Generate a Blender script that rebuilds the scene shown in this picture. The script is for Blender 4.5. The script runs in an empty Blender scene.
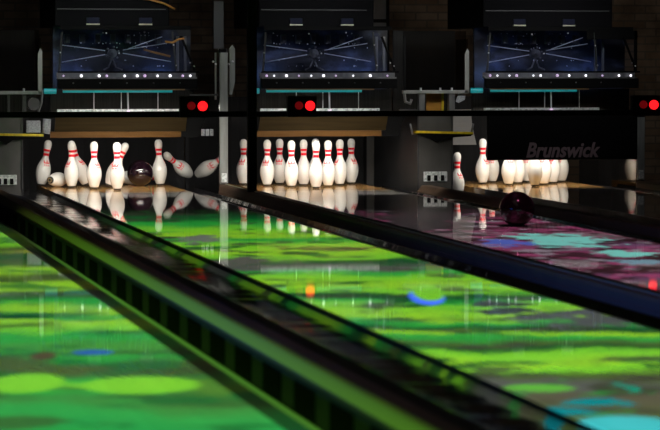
import bpy, bmesh, math, random
from mathutils import Vector, Matrix, Euler
random.seed(7)
scn = bpy.context.scene
C = scn.collection
PI = math.pi

# ------------------------------------------------------------------ layout (metres; X across lanes, Y away, Z up)
YP = 22.011                       # head pins
LANE = {0: 0.912, 1: 2.741, 2: 4.352, 3: 6.180}
HALF = 0.533
YN = 3.7                          # near end of the lanes (foul line)
YF = YP - 0.30                    # front of the pinsetters / kickbacks
YDF = YP - 0.42                   # front of the pin deck
YDB = YP + 1.12                   # back of the pin deck
GB = -0.10                        # gutter floor

# ------------------------------------------------------------------ materials
def mat(name, col, rough=0.5, metal=0.0, spec=0.5, coat=0.0, emit=None, estr=0.0, noise=None, bump=None):
    m = bpy.data.materials.new(name); m.use_nodes = True
    nt = m.node_tree; b = nt.nodes['Principled BSDF']
    b.inputs['Base Color'].default_value = (*col, 1)
    b.inputs['Roughness'].default_value = rough
    b.inputs['Metallic'].default_value = metal
    b.inputs['Specular IOR Level'].default_value = spec
    b.inputs['Coat Weight'].default_value = coat
    b.inputs['Coat Roughness'].default_value = 0.05
    if emit:
        b.inputs['Emission Color'].default_value = (*emit, 1)
        b.inputs['Emission Strength'].default_value = estr
    tc = nt.nodes.new('ShaderNodeTexCoord')
    if noise:                     # (scale xyz, second colour, amount)
        sc, c2, lo, hi = noise
        mp = nt.nodes.new('ShaderNodeMapping'); mp.inputs['Scale'].default_value = sc
        nz = nt.nodes.new('ShaderNodeTexNoise'); nz.inputs['Scale'].default_value = 1.0; nz.inputs['Detail'].default_value = 5
        rp = nt.nodes.new('ShaderNodeValToRGB')
        rp.color_ramp.elements[0].position = lo; rp.color_ramp.elements[0].color = (*col, 1)
        rp.color_ramp.elements[1].position = hi; rp.color_ramp.elements[1].color = (*c2, 1)
        nt.links.new(tc.outputs['Object'], mp.inputs['Vector']); nt.links.new(mp.outputs[0], nz.inputs['Vector'])
        nt.links.new(nz.outputs['Fac'], rp.inputs['Fac']); nt.links.new(rp.outputs['Color'], b.inputs['Base Color'])
    if bump:
        sc, st, dist = bump
        mp2 = nt.nodes.new('ShaderNodeMapping'); mp2.inputs['Scale'].default_value = sc
        nz2 = nt.nodes.new('ShaderNodeTexNoise'); nz2.inputs['Scale'].default_value = 1.0; nz2.inputs['Detail'].default_value = 2
        bp = nt.nodes.new('ShaderNodeBump'); bp.inputs['Strength'].default_value = st; bp.inputs['Distance'].default_value = dist
        nt.links.new(tc.outputs['Object'], mp2.inputs['Vector']); nt.links.new(mp2.outputs[0], nz2.inputs['Vector'])
        nt.links.new(nz2.outputs['Fac'], bp.inputs['Height']); nt.links.new(bp.outputs['Normal'], b.inputs['Normal'])
    return m

def wood_mat(name, c1, c2, plank, rough, spec=0.5):
    """boards running along Y, plank = board width"""
    m = bpy.data.materials.new(name); m.use_nodes = True
    nt = m.node_tree; b = nt.nodes['Principled BSDF']
    tc = nt.nodes.new('ShaderNodeTexCoord')
    sx = nt.nodes.new('ShaderNodeSeparateXYZ'); nt.links.new(tc.outputs['Object'], sx.inputs[0])
    dv = nt.nodes.new('ShaderNodeMath'); dv.operation = 'DIVIDE'; dv.inputs[1].default_value = plank
    fl = nt.nodes.new('ShaderNodeMath'); fl.operation = 'FLOOR'
    wn = nt.nodes.new('ShaderNodeTexWhiteNoise'); wn.noise_dimensions = '1D'
    nt.links.new(sx.outputs['X'], dv.inputs[0]); nt.links.new(dv.outputs[0], fl.inputs[0]); nt.links.new(fl.outputs[0], wn.inputs['W'])
    mp = nt.nodes.new('ShaderNodeMapping'); mp.inputs['Scale'].default_value = (60, 1.5, 60)
    nz = nt.nodes.new('ShaderNodeTexNoise'); nz.inputs['Scale'].default_value = 1; nz.inputs['Detail'].default_value = 4
    nt.links.new(tc.outputs['Object'], mp.inputs[0]); nt.links.new(mp.outputs[0], nz.inputs['Vector'])
    ad = nt.nodes.new('ShaderNodeMath'); ad.operation = 'MULTIPLY_ADD'; ad.inputs[1].default_value = 0.6
    nt.links.new(wn.outputs['Value'], ad.inputs[0])
    ml = nt.nodes.new('ShaderNodeMath'); ml.operation = 'MULTIPLY'; ml.inputs[1].default_value = 0.4
    nt.links.new(nz.outputs['Fac'], ml.inputs[0]); nt.links.new(ml.outputs[0], ad.inputs[2])
    rp = nt.nodes.new('ShaderNodeValToRGB')
    rp.color_ramp.elements[0].color = (*c1, 1); rp.color_ramp.elements[1].color = (*c2, 1)
    nt.links.new(ad.outputs[0], rp.inputs[0]); nt.links.new(rp.outputs[0], b.inputs['Base Color'])
    b.inputs['Roughness'].default_value = rough; b.inputs['Specular IOR Level'].default_value = spec
    return m

def clear_mat(name, tint, gloss):
    m = bpy.data.materials.new(name); m.use_nodes = True
    nt = m.node_tree; nt.nodes.clear()
    o = nt.nodes.new('ShaderNodeOutputMaterial'); mx = nt.nodes.new('ShaderNodeMixShader')
    t = nt.nodes.new('ShaderNodeBsdfTransparent'); t.inputs[0].default_value = (*tint, 1)
    g = nt.nodes.new('ShaderNodeBsdfGlossy'); g.inputs['Roughness'].default_value = 0.08
    mx.inputs[0].default_value = gloss
    nt.links.new(t.outputs[0], mx.inputs[1]); nt.links.new(g.outputs[0], mx.inputs[2]); nt.links.new(mx.outputs[0], o.inputs[0])
    return m

M = {}
M['lane'] = wood_mat('lane_maple', (0.40, 0.385, 0.36), (0.46, 0.445, 0.415), 0.027, 0.032, 0.5)
M['deck'] = wood_mat('pin_deck_maple', (0.50, 0.26, 0.08), (0.62, 0.36, 0.13), 0.027, 0.10, 0.5)
M['lane_edge'] = mat('lane_edge', (0.018, 0.010, 0.007), 0.35)
M['white_line'] = mat('white_plastic', (0.75, 0.75, 0.72), 0.3)
M['gutter'] = mat('gutter_plastic', (0.022, 0.021, 0.024), 0.10, spec=0.6, bump=((0.8, 6, 0.8), 0.7, 0.012))
M['cap'] = mat('cap_plastic', (0.22, 0.14, 0.09), 0.6, spec=0.12, noise=((3, 1.2, 3), (0.15, 0.10, 0.07), 0.35, 0.7))
M['cap_side'] = mat('cap_side_plastic', (0.014, 0.014, 0.018), 0.55, spec=0.10)
M['glow_strip'] = mat('painted_glow', (0.60, 0.58, 0.36), 0.35)
M['flat_black'] = mat('matt_black', (0.002, 0.002, 0.002), 0.9, spec=0.05)
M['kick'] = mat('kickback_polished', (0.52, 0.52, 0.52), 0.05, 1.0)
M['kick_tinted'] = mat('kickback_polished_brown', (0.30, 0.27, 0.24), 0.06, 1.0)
M['gutter_grey'] = mat('gutter_grey_plastic', (0.20, 0.20, 0.19), 0.4)
M['lip'] = mat('gutter_lip_plastic', (0.055, 0.055, 0.055), 0.4)
M['bevel'] = mat('pale_bevel', (0.20, 0.17, 0.08), 0.5, spec=0.2)
M['pit_steel'] = mat('pit_side_steel', (0.32, 0.32, 0.32), 0.4, 0.2)
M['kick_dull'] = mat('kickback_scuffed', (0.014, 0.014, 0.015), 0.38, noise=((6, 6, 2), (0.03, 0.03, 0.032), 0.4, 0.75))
M['kick_front'] = mat('kickback_front_grey', (0.085, 0.082, 0.075), 0.45, noise=((5, 5, 3), (0.055, 0.052, 0.048), 0.4, 0.7))
M['steel'] = mat('brushed_steel', (0.22, 0.22, 0.215), 0.42, 0.4, noise=((20, 20, 3), (0.15, 0.15, 0.15), 0.4, 0.6))
M['steel_dark'] = mat('dark_steel', (0.060, 0.060, 0.060), 0.45, 0.3)
M['chrome'] = mat('polished_rod', (0.85, 0.84, 0.86), 0.3, 0.3)
M['pale_steel'] = mat('pale_steel', (0.33, 0.34, 0.32), 0.45, 0.2, noise=((20, 20, 3), (0.25, 0.26, 0.24), 0.4, 0.6))
M['bracket'] = mat('galvanised_bracket', (0.85, 0.88, 0.86), 0.4, 0.1, noise=((60, 60, 60), (0.50, 0.54, 0.52), 0.45, 0.6))
M['black'] = mat('black_paint', (0.004, 0.004, 0.004), 0.6, spec=0.08)
M['black_sheet'] = mat('black_sheet', (0.005, 0.005, 0.006), 0.6, spec=0.06)
M['curtain'] = mat('pit_curtain', (0.028, 0.028, 0.030), 0.9, spec=0.1)
M['ribbed'] = mat('ribbed_panel', (0.014, 0.0135, 0.012), 0.7, spec=0.2, noise=((160, 2, 2), (0.022, 0.0215, 0.019), 0.45, 0.55))
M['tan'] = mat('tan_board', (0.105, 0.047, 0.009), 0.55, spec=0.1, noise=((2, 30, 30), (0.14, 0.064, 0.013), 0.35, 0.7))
M['tan_shaded'] = mat('tan_board_shaded', (0.036, 0.024, 0.010), 0.55, spec=0.1, noise=((2, 30, 30), (0.050, 0.034, 0.014), 0.35, 0.7))  # darker copy of the tan; the upper face's shading is in the colour
M['text'] = mat('muted_lettering', (0.20, 0.135, 0.145), 0.6)
M['yellow'] = mat('yellow_edge', (0.80, 0.62, 0.01), 0.5, noise=((40, 1, 1), (0.62, 0.46, 0.01), 0.45, 0.6))
M['orange'] = mat('amber_panel', (0.42, 0.20, 0.02), 0.45, noise=((3, 3, 8), (0.22, 0.09, 0.01), 0.4, 0.65))
M['orange_hose'] = mat('orange_hose', (0.52, 0.23, 0.05), 0.5)
M['pin'] = mat('pin_plastic', (0.82, 0.81, 0.77), 0.22, spec=0.5, coat=0.3)
M['pin_red'] = mat('pin_red', (0.90, 0.012, 0.030), 0.3)
M['pin_red_faint'] = mat('pin_red_print', (0.80, 0.11, 0.12), 0.35)
M['pin_base'] = mat('pin_base', (0.30, 0.22, 0.12), 0.5)
M['pin_base_dark'] = mat('pin_base_dark', (0.02, 0.02, 0.02), 0.6)
M['pad'] = mat('grey_pad', (0.42, 0.44, 0.46), 0.7, noise=((90, 5, 90), (0.30, 0.31, 0.33), 0.45, 0.55))
M['cream'] = mat('cream_label', (0.70, 0.66, 0.50), 0.5)
M['navy'] = mat('navy_label', (0.015, 0.018, 0.04), 0.5, spec=0.1)
M['teal'] = mat('teal_tube', (0.02, 0.42, 0.45), 0.3, emit=(0.01, 0.50, 0.55), estr=0.22, noise=((9, 1, 1), (0.01, 0.28, 0.30), 0.4, 0.65))
M['brown_lip'] = mat('brown_lip', (0.20, 0.11, 0.04), 0.5)
M['bulb'] = mat('white_bulb', (0.9, 0.9, 0.9), 0.3, emit=(0.95, 0.92, 1.0), estr=1.6)
M['bulb_lilac'] = mat('lilac_bulb', (0.9, 0.8, 0.9), 0.3, emit=(0.75, 0.50, 0.85), estr=0.9)
M['blue_lamp'] = mat('blue_lamp', (0.1, 0.1, 0.6), 0.3, emit=(0.08, 0.10, 1.0), estr=0.8)
M['red_on'] = mat('red_lens_lit', (0.7, 0.02, 0.02), 0.3, emit=(1.0, 0.010, 0.014), estr=1.7)
M['red_dim'] = mat('red_lens_dim', (0.30, 0.01, 0.01), 0.3, emit=(0.9, 0.01, 0.02), estr=0.10)
M['glass'] = clear_mat('clear_cover', (0.88, 0.91, 1.0), 0.035)
M['smoke'] = clear_mat('smoked_hood', (0.62, 0.60, 0.58), 0.03)
M['inner'] = mat('machine_inside', (0.004, 0.004, 0.006), 0.5, noise=((6, 5, 9), (0.055, 0.065, 0.10), 0.48, 0.68))  # bluish patches put in for the smudges reflected in the cover
M['floor'] = mat('floor_concrete', (0.03, 0.03, 0.03), 0.7, noise=((2, 2, 2), (0.02, 0.02, 0.02), 0.4, 0.6))
M['approach'] = wood_mat('approach_maple', (0.30, 0.20, 0.11), (0.38, 0.26, 0.15), 0.06, 0.15)

def brick_mat():
    m = bpy.data.materials.new('dark_brick'); m.use_nodes = True
    nt = m.node_tree; b = nt.nodes['Principled BSDF']
    tc = nt.nodes.new('ShaderNodeTexCoord')
    sx = nt.nodes.new('ShaderNodeSeparateXYZ'); cb = nt.nodes.new('ShaderNodeCombineXYZ')
    nt.links.new(tc.outputs['Object'], sx.inputs[0]); nt.links.new(sx.outputs['X'], cb.inputs['X']); nt.links.new(sx.outputs['Z'], cb.inputs['Y'])
    br = nt.nodes.new('ShaderNodeTexBrick'); br.inputs['Scale'].default_value = 1.0
    br.inputs['Brick Width'].default_value = 0.22; br.inputs['Row Height'].default_value = 0.075; br.inputs['Mortar Size'].default_value = 0.008
    br.inputs['Color1'].default_value = (0.10, 0.070, 0.048, 1); br.inputs['Color2'].default_value = (0.15, 0.125, 0.10, 1); br.inputs['Mortar'].default_value = (0.07, 0.065, 0.058, 1)
    nt.links.new(cb.outputs[0], br.inputs['Vector'])
    nz = nt.nodes.new('ShaderNodeTexNoise'); nz.inputs['Scale'].default_value = 3.0; nz.inputs['Detail'].default_value = 6
    nt.links.new(tc.outputs['Object'], nz.inputs['Vector'])
    mx = nt.nodes.new('ShaderNodeMix'); mx.data_type = 'RGBA'; mx.blend_type = 'MULTIPLY'; mx.inputs[0].default_value = 0.9
    rp = nt.nodes.new('ShaderNodeValToRGB'); rp.color_ramp.elements[0].position = 0.35; rp.color_ramp.elements[0].color = (0.25, 0.22, 0.2, 1); rp.color_ramp.elements[1].position = 0.65
    nt.links.new(nz.outputs['Fac'], rp.inputs[0])
    nt.links.new(br.outputs['Color'], mx.inputs[6]); nt.links.new(rp.outputs[0], mx.inputs[7]); nt.links.new(mx.outputs[2], b.inputs['Base Color'])
    b.inputs['Roughness'].default_value = 0.9
    return m
M['brick'] = brick_mat()

def ball_mat(name, c1, c2):
    m = mat(name, c1, 0.06, spec=0.6, coat=0.6, noise=((7, 7, 7), c2, 0.42, 0.62))
    return m
M['ball'] = ball_mat('ball_purple_black', (0.006, 0.004, 0.006), (0.014, 0.005, 0.010))
M['ball_wine'] = mat('ball_wine_black', (0.004, 0.0015, 0.0025), 0.10, spec=0.4, noise=((7, 7, 7), (0.014, 0.002, 0.006), 0.42, 0.62))

# ------------------------------------------------------------------ mesh helpers
class MB:
    def __init__(s): s.bm = bmesh.new()
    def box(s, x0, x1, y0, y1, z0, z1, bev=0.0):
        t = bmesh.new(); bmesh.ops.create_cube(t, size=1)
        for v in t.verts: v.co = Vector(((x0+x1)/2 + v.co.x*(x1-x0), (y0+y1)/2 + v.co.y*(y1-y0), (z0+z1)/2 + v.co.z*(z1-z0)))
        if bev: bmesh.ops.bevel(t, geom=t.edges[:], offset=bev, segments=2, affect='EDGES', profile=0.6)
        s.add(t); return s
    def add(s, t):
        me = bpy.data.meshes.new('tmp'); t.to_mesh(me); t.free(); s.bm.from_mesh(me); bpy.data.meshes.remove(me)
    def prism_y(s, pts, y0, y1):        # closed cross-section (x,z) extruded along Y
        a = [s.bm.verts.new((x, y0, z)) for x, z in pts]; b = [s.bm.verts.new((x, y1, z)) for x, z in pts]
        n = len(pts)
        for i in range(n): s.bm.faces.new((a[i], a[(i+1) % n], b[(i+1) % n], b[i]))
        s.bm.faces.new(a[::-1]); s.bm.faces.new(b); return s
    def prism_x(s, pts, x0, x1):        # closed cross-section (y,z) extruded along X
        a = [s.bm.verts.new((x0, y, z)) for y, z in pts]; b = [s.bm.verts.new((x1, y, z)) for y, z in pts]
        n = len(pts)
        for i in range(n): s.bm.faces.new((a[i], a[(i+1) % n], b[(i+1) % n], b[i]))
        s.bm.faces.new(a[::-1]); s.bm.faces.new(b); return s
    def front(s, pts, y0, y1):          # polygon in x,z with thickness along Y
        return s.prism_y(pts, y0, y1)
    def tube(s, pts, r, seg=10):
        P = [Vector(p) for p in pts]; rings = []
        for i, p in enumerate(P):
            d = (P[min(i+1, len(P)-1)] - P[max(i-1, 0)]).normalized()
            a = d.orthogonal().normalized(); b = d.cross(a)
            if rings:
                pa = prev - d*prev.dot(d)
                if pa.length > 1e-6: a = pa.normalized(); b = d.cross(a)
            prev = a
            rings.append([s.bm.verts.new(p + r*(math.cos(2*PI*k/seg)*a + math.sin(2*PI*k/seg)*b)) for k in range(seg)])
        for i in range(len(rings)-1):
            for k in range(seg): s.bm.faces.new((rings[i][k], rings[i][(k+1) % seg], rings[i+1][(k+1) % seg], rings[i+1][k]))
        s.bm.faces.new(rings[0][::-1]); s.bm.faces.new(rings[-1]); return s
    def lathe(s, prof, seg=32, at=(0, 0, 0), cap=True):
        rings = []
        for r, z in prof:
            rings.append([s.bm.verts.new((at[0]+r*math.cos(2*PI*k/seg), at[1]+r*math.sin(2*PI*k/seg), at[2]+z)) for k in range(seg)])
        for i in range(len(rings)-1):
            for k in range(seg): s.bm.faces.new((rings[i][k], rings[i][(k+1) % seg], rings[i+1][(k+1) % seg], rings[i+1][k]))
        if cap: s.bm.faces.new(rings[0][::-1]); s.bm.faces.new(rings[-1])
        return s
    def ball(s, c, r, u=16, v=10):
        t = bmesh.new(); bmesh.ops.create_uvsphere(t, u_segments=u, v_segments=v, radius=r)
        bmesh.ops.translate(t, vec=Vector(c), verts=t.verts); s.add(t); return s
    def disc_y(s, c, r, th, seg=28):    # short cylinder facing the camera (axis Y), domed front
        rings = []
        for rr, yy in ((r, th/2), (r, -th/2), (r*0.8, -th/2-0.004), (r*0.4, -th/2-0.007)):
            rings.append([s.bm.verts.new((c[0]+rr*math.cos(2*PI*k/seg), c[1]+yy, c[2]+rr*math.sin(2*PI*k/seg))) for k in range(seg)])
        for i in range(3):
            for k in range(seg): s.bm.faces.new((rings[i][k], rings[i][(k+1) % seg], rings[i+1][(k+1) % seg], rings[i+1][k]))
        s.bm.faces.new(rings[0]); s.bm.faces.new(rings[-1][::-1]); return s
    def build(s, name, m, parent=None, smooth=False, loc=None):
        bmesh.ops.recalc_face_normals(s.bm, faces=s.bm.faces[:])
        me = bpy.data.meshes.new(name)
        if loc is not None:
            bmesh.ops.translate(s.bm, vec=-Vector(loc), verts=s.bm.verts)
        s.bm.to_mesh(me); s.bm.free(); me.materials.append(m)
        if smooth:
            for p in me.polygons: p.use_smooth = True
        o = bpy.data.objects.new(name, me); C.objects.link(o)
        if loc is not None: o.location = loc
        if parent is not None:
            o.parent = parent
            o.matrix_parent_inverse = Matrix.Translation(-Vector(parent.location)) if loc is None and parent.type == 'EMPTY' else Matrix.Identity(4)
        return o

def tag(o, label=None, cat=None, group=None, kind=None):
    if label: o['label'] = label
    if cat: o['category'] = cat
    if group: o['group'] = group
    if kind: o['kind'] = kind
    return o
def thing(name, label, cat, loc, group=None):
    o = bpy.data.objects.new(name, None); o.empty_display_size = 0.05; C.objects.link(o); o.location = loc
    bpy.context.view_layer.update()
    return tag(o, label, cat, group)

# ------------------------------------------------------------------ the setting
tag(MB().box(-3.5, 11, -2, 26.2, -0.35, -0.25).build('floor', M['floor']), kind='structure')
tag(MB().box(-3.5, 11, 26.2, 26.4, -0.35, 5).build('wall_back', M['brick']), kind='structure')

# ------------------------------------------------------------------ lanes
LLAB = {0: 'bowling lane in the left foreground under green projected shapes, no pins in view',
        1: 'green lit bowling lane with scattered pins and a dark ball on its deck',
        2: 'purple and cyan lit bowling lane with a dark ball rolling towards a full rack',
        3: 'dark bowling lane at the right with its rack half hidden by the black sweep board'}
for i, c in LANE.items():
    t = thing('bowling_lane', LLAB[i], 'bowling lane', (c, YN, 0), 'bowling lanes')
    MB().box(c-HALF+0.014, c+HALF-(0.070 if i == 0 else 0.014), YN, YDF-0.012, -0.07, 0).build('lane_surface', M['lane'], t)
    MB().box(c-HALF, c-HALF+0.014, YN, YDF, -0.09, 0.0).build('lane_edge', M['lane_edge'], t)
    MB().box(c+HALF-(0.070 if i == 0 else 0.014), c+HALF, YN, YDF, -0.09, 0.0).build('lane_edge', M['lane_edge'], t)
    if i:
        MB().box(c-HALF, c+HALF, YDF, YDB, -0.07, 0).build('pin_deck', M['deck'], t)
        MB().box(c-HALF+0.014, c+HALF-0.014, YDF-0.012, YDF, -0.06, 0.0).build('joint_strip', M['white_line'], t)

# gutters: rounded channels beside each lane
def gutter(x0, x1, label, prof, m='gutter', near=YN, back=YP+0.95):
    """prof: (fraction across, height) of the channel's upper surface"""
    pts = []
    P = [(x0+(x1-x0)*u, z) for u, z in prof]
    o = MB().prism_y(P + [(x1, -0.145), (x0, -0.145)], near, back).build('gutter', M[m], loc=(x0, near, -0.145))
    tag(o, label, 'gutter', 'lane gutters')
    return o
ROUND = [(k/16, -0.025-0.075*math.sin(PI*k/16)**0.6) for k in range(17)]
FLATR = [(0, -0.03), (0.05, -0.07), (0.12, -0.105), (0.25, -0.128), (0.4, -0.134), (1, -0.134)]
SHALLOW = [(0, -0.027), (0.06, -0.031), (0.15, -0.034), (0.30, -0.036), (0.6, -0.0365), (0.9, -0.038), (1, -0.039)]
LOW = [(0, -0.03), (0.06, -0.07), (0.15, -0.095), (0.25, -0.10), (0.75, -0.10), (0.9, -0.09), (1, -0.05)]
gutter(1.447, 1.670, 'gutter running along the right edge of the left foreground lane', FLATR, 'gutter_grey')
g = gutter(1.970, 2.207, 'wide glossy gutter between the dark-marked divider and the lane with scattered pins', SHALLOW)
lip = MB().prism_y([(2.180, -0.0392), (2.190, -0.033), (2.2065, -0.020), (2.2065, -0.0392)], YN, YP-0.3).build('gutter_lip', M['lip'])
lip.parent = g; lip.matrix_parent_inverse = Matrix.Translation((-1.970, -YN, 0.145))
tag(lip, 'sloping lip catching coloured light')
gutter(3.275, 3.506, 'gutter on the right side of the green lane with scattered pins', ROUND)
gutter(3.587, 3.818, 'gutter on the left side of the purple lane with the rolling ball', ROUND)
gutter(4.886, 5.112, 'gutter on the right side of the purple lane with the rolling ball', ROUND)
gutter(5.414, 5.646, 'gutter left of the right-hand lane, one pin standing in it', LOW)
gutter(6.714, 6.940, 'gutter along the right side of the right-hand lane', ROUND)

# dividers (cappings) between the lanes
DV = thing('lane_divider', 'wide dark-marked divider from the left edge to the bottom centre, beside the left foreground lane', 'lane divider', (1.80, YN, 0), 'lane dividers')
def wide_divider(t, x0, dark_rects):
    ridge = [(x0+0.002, -0.14), (x0+0.002, -0.014), (x0+0.026, 0.020), (x0+0.036, 0.030), (x0+0.112, 0.030), (x0+0.122, 0.022), (x0+0.126, -0.002), (x0+0.126, -0.14)]
    MB().prism_y(ridge, YN, YF).build('cap', M['cap'], t)
    if dark_rects:
        tag(MB().prism_y([(x0+0.001, -0.006), (x0+0.025, 0.0285), (x0+0.028, 0.0245), (x0+0.004, -0.010)], YN, YF).build('bevelled_edge', M['bevel'], t), 'paler bevelled edge')
    shelf = [(x0+0.126, -0.14), (x0+0.126, -0.004), (x0+0.134, -0.0035), (x0+0.20, -0.010), (x0+0.286, -0.026), (x0+0.287, -0.14)]
    MB().prism_y(shelf, YN, YF).build('inner_shelf', M['cap_side'], t)
    MB().box(x0-0.006, x0+0.002, YN, YF, -0.14, -0.015).build('side_panel', M['cap_side'] if dark_rects else M['cap'], t)
    if dark_rects:
        y = YN + 0.15
        while y < YF - 0.4:
            MB().box(x0-0.009, x0-0.0055, y, y+0.34, -0.128, -0.030).build('dark_rect', M['flat_black'], t)  # row of flat dark rectangles along the side wall
            y += 0.58
wide_divider(DV, 1.681, True)
D2 = thing('lane_divider', 'narrow raised divider between the green lane and the purple lane, black post standing on it', 'lane divider', (3.55, YN, 0), 'lane dividers')
MB().prism_y([(3.514, -0.13), (3.514, 0.034), (3.521, 0.048), (3.532, 0.052), (3.578, 0.052), (3.585, 0.046), (3.585, -0.13)], YN, YF).build('cap', M['cap'], D2)
MB().box(3.508, 3.514, YN, YF, -0.13, -0.002).build('side_panel', M['cap'], D2)
MB().box(3.560, 3.574, YN, YF, 0.052, 0.056).build('glow_strip', M['glow_strip'], D2)  # lane light glowing along the cap top, put in as a pale strip
D3 = thing('lane_divider', 'divider behind the rolling ball, between the purple lane and the right-hand lane', 'lane divider', (5.26, YN, 0), 'lane dividers')
wide_divider(D3, 5.12, False)
D4 = thing('lane_divider', 'divider at the right edge of the picture beyond the right-hand lane', 'lane divider', (6.98, YN, 0), 'lane dividers')
MB().prism_y([(6.948, -0.13), (6.948, 0.034), (6.955, 0.048), (6.966, 0.052), (7.3, 0.052), (7.3, -0.13)], YN, YF).build('cap', M['cap'], D4)
MB().box(6.942, 6.948, YN, YF, -0.13, -0.002).build('side_panel', M['cap_side'], D4)

# ------------------------------------------------------------------ kickbacks (side walls of the pin decks)
def kickback(x0, x1, top, label, wide, glossy):
    t = thing('kickback', label, 'kickback panel', ((x0+x1)/2, YF, -0.12), 'kickbacks between the pin decks')
    w = 0.012
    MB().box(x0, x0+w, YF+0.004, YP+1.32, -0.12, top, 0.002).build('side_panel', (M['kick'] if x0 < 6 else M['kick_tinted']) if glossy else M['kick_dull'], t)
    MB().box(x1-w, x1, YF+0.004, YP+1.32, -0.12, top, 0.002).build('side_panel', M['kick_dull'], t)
    if wide:
        MB().box(x0+w, x1-w, YF+0.006, YF+0.02, -0.12, top).build('front_panel', M['kick_front'], t)
        for xx in (x0, x1-0.012):
            MB().box(xx, xx+0.012, YF-0.012, YF+0.004, 0.03, top, 0.003).build('corner_trim', M['steel_dark'], t)
        b = MB().box(x0+0.05, x1-0.05, YF-0.02, YF+0.006, 0.062, 0.140, 0.004).build('bracket', M['bracket'], t)
        for k in range(3):
            xc = x0 + 0.09 + k*(x1-x0-0.18)/2
            MB().box(xc-0.014, xc+0.014, YF-0.024, YF-0.0195, 0.066, 0.112, 0.006).build('slot', M['black'], b)
    else:
        MB().box(x0+0.004, x1-0.004, YF-0.02, YF+0.004, 0.060, top-0.03, 0.004).build('front_post', M['pale_steel'], t)
        MB().box(x0+0.014, x1-0.016, YF-0.034, YF-0.018, 0.07, 0.14, 0.004).build('bracket', M['bracket'], t)
    return t
kickback(1.691, 1.968, 0.60, 'grey kickback panel at the left edge beside the scattered pins', True, False)
kickback(3.514, 3.585, 1.12, 'tall narrow grey kickback post between the scattered pins and the full rack', False, True)
kickback(5.12, 5.412, 0.60, 'wide grey kickback panel right of the full white rack, under the yellow edged ledge', True, False)
kickback(6.948, 7.018, 0.60, 'narrow kickback post at the far right beside the black sweep board', False, True)

# pale plate added for the lit pit side behind the low pin, curved for shading
o = MB(); sec = []
for k in range(9):
    a = k/8
    sec.append((YP+1.18+0.20*math.sin(a*1.45), 0.31+0.30*a))
o.prism_x(sec + [(y+0.006, z) for y, z in sec[::-1]], 5.43, 5.99)
tag(o.build('side_plate', M['pit_steel'], loc=(5.70, YP+1.2, 0.31)), 'pale curved steel plate right of the wide grey kickback, above the low pin', 'plate')

# pit behind the decks
for i in (1, 2, 3):
    c = LANE[i]
    o = MB()
    nseg = 24; pts = []
    for k in range(nseg+1):
        pts.append((c-0.80+1.60*k/nseg, YP+1.75+0.015*math.sin(k*1.9)))
    vs = [(o.bm.verts.new((x, y, -0.25)), o.bm.verts.new((x, y, 0.72)), o.bm.verts.new((x, y+0.03, -0.25)), o.bm.verts.new((x, y+0.03, 0.72))) for x, y in pts]
    for a, b in zip(vs, vs[1:]):
        o.bm.faces.new((a[0], b[0], b[1], a[1])); o.bm.faces.new((a[2], a[3], b[3], b[2])); o.bm.faces.new((a[1], b[1], b[3], a[3])); o.bm.faces.new((a[0], a[2], b[2], b[0]))
    for e in (vs[0], vs[-1]): o.bm.faces.new((e[0], e[1], e[3], e[2]))
    o = o.build('pit_curtain', M['curtain'], loc=(c, YP+1.75, -0.25))
    tag(o, {1: 'black pit curtain behind the scattered pins', 2: 'black pit curtain behind the full white rack in the middle', 3: 'black pit curtain behind the rack half hidden by the sweep board'}[i], 'curtain', 'pit curtains')

# ------------------------------------------------------------------ bowling pins
IN = 0.0254
PROF = [(0, 2.03/2), (0.12, 2.10/2), (0.75, 2.828/2), (2.25, 3.906/2), (3.375, 4.510/2), (4.5, 4.766/2), (5.875, 4.563/2), (7.25, 3.703/2), (8.625, 2.472/2), (9.375, 1.965/2), (10.0, 1.797/2), (10.875, 1.870/2), (11.75, 2.094/2), (12.625, 2.406/2), (13.5, 2.547/2), (14.2, 2.30/2), (14.7, 1.66/2), (14.93, 0.9/2), (15.0, 0.12/2)]
def pin_r(z):
    z = z/IN
    for k in range(len(PROF)-1):
        if PROF[k][0] <= z <= PROF[k+1][0]:
            p0 = PROF[max(k-1, 0)]; p1 = PROF[k]; p2 = PROF[k+1]; p3 = PROF[min(k+2, len(PROF)-1)]
            t = (z-p1[0])/(p2[0]-p1[0])
            m1 = (p2[1]-p0[1])/(p2[0]-p0[0] if p2[0] != p0[0] else 1)*(p2[0]-p1[0])
            m2 = (p3[1]-p1[1])/(p3[0]-p1[0] if p3[0] != p1[0] else 1)*(p2[0]-p1[0])
            return IN*((2*t**3-3*t*t+1)*p1[1]+(t**3-2*t*t+t)*m1+(-2*t**3+3*t*t)*p2[1]+(t**3-t*t)*m2)
    return 0.001
def body_mesh():
    z = [0.014+ (15*IN-0.014-0.0004)*k/70 for k in range(71)]
    zz = sorted(set(z + [14.8*IN, 14.93*IN, 14.97*IN]))
    return MB().lathe([(max(pin_r(v), 0.0012), v) for v in zz], 28)
def band(z0, z1, off=0.0007):
    zz = [z0+(z1-z0)*k/5 for k in range(6)]
    m = MB().lathe([(pin_r(z0)-0.001, z0)] + [(pin_r(v)+off, v) for v in zz] + [(pin_r(z1)-0.001, z1)], 28, cap=False)
    return m
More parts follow.
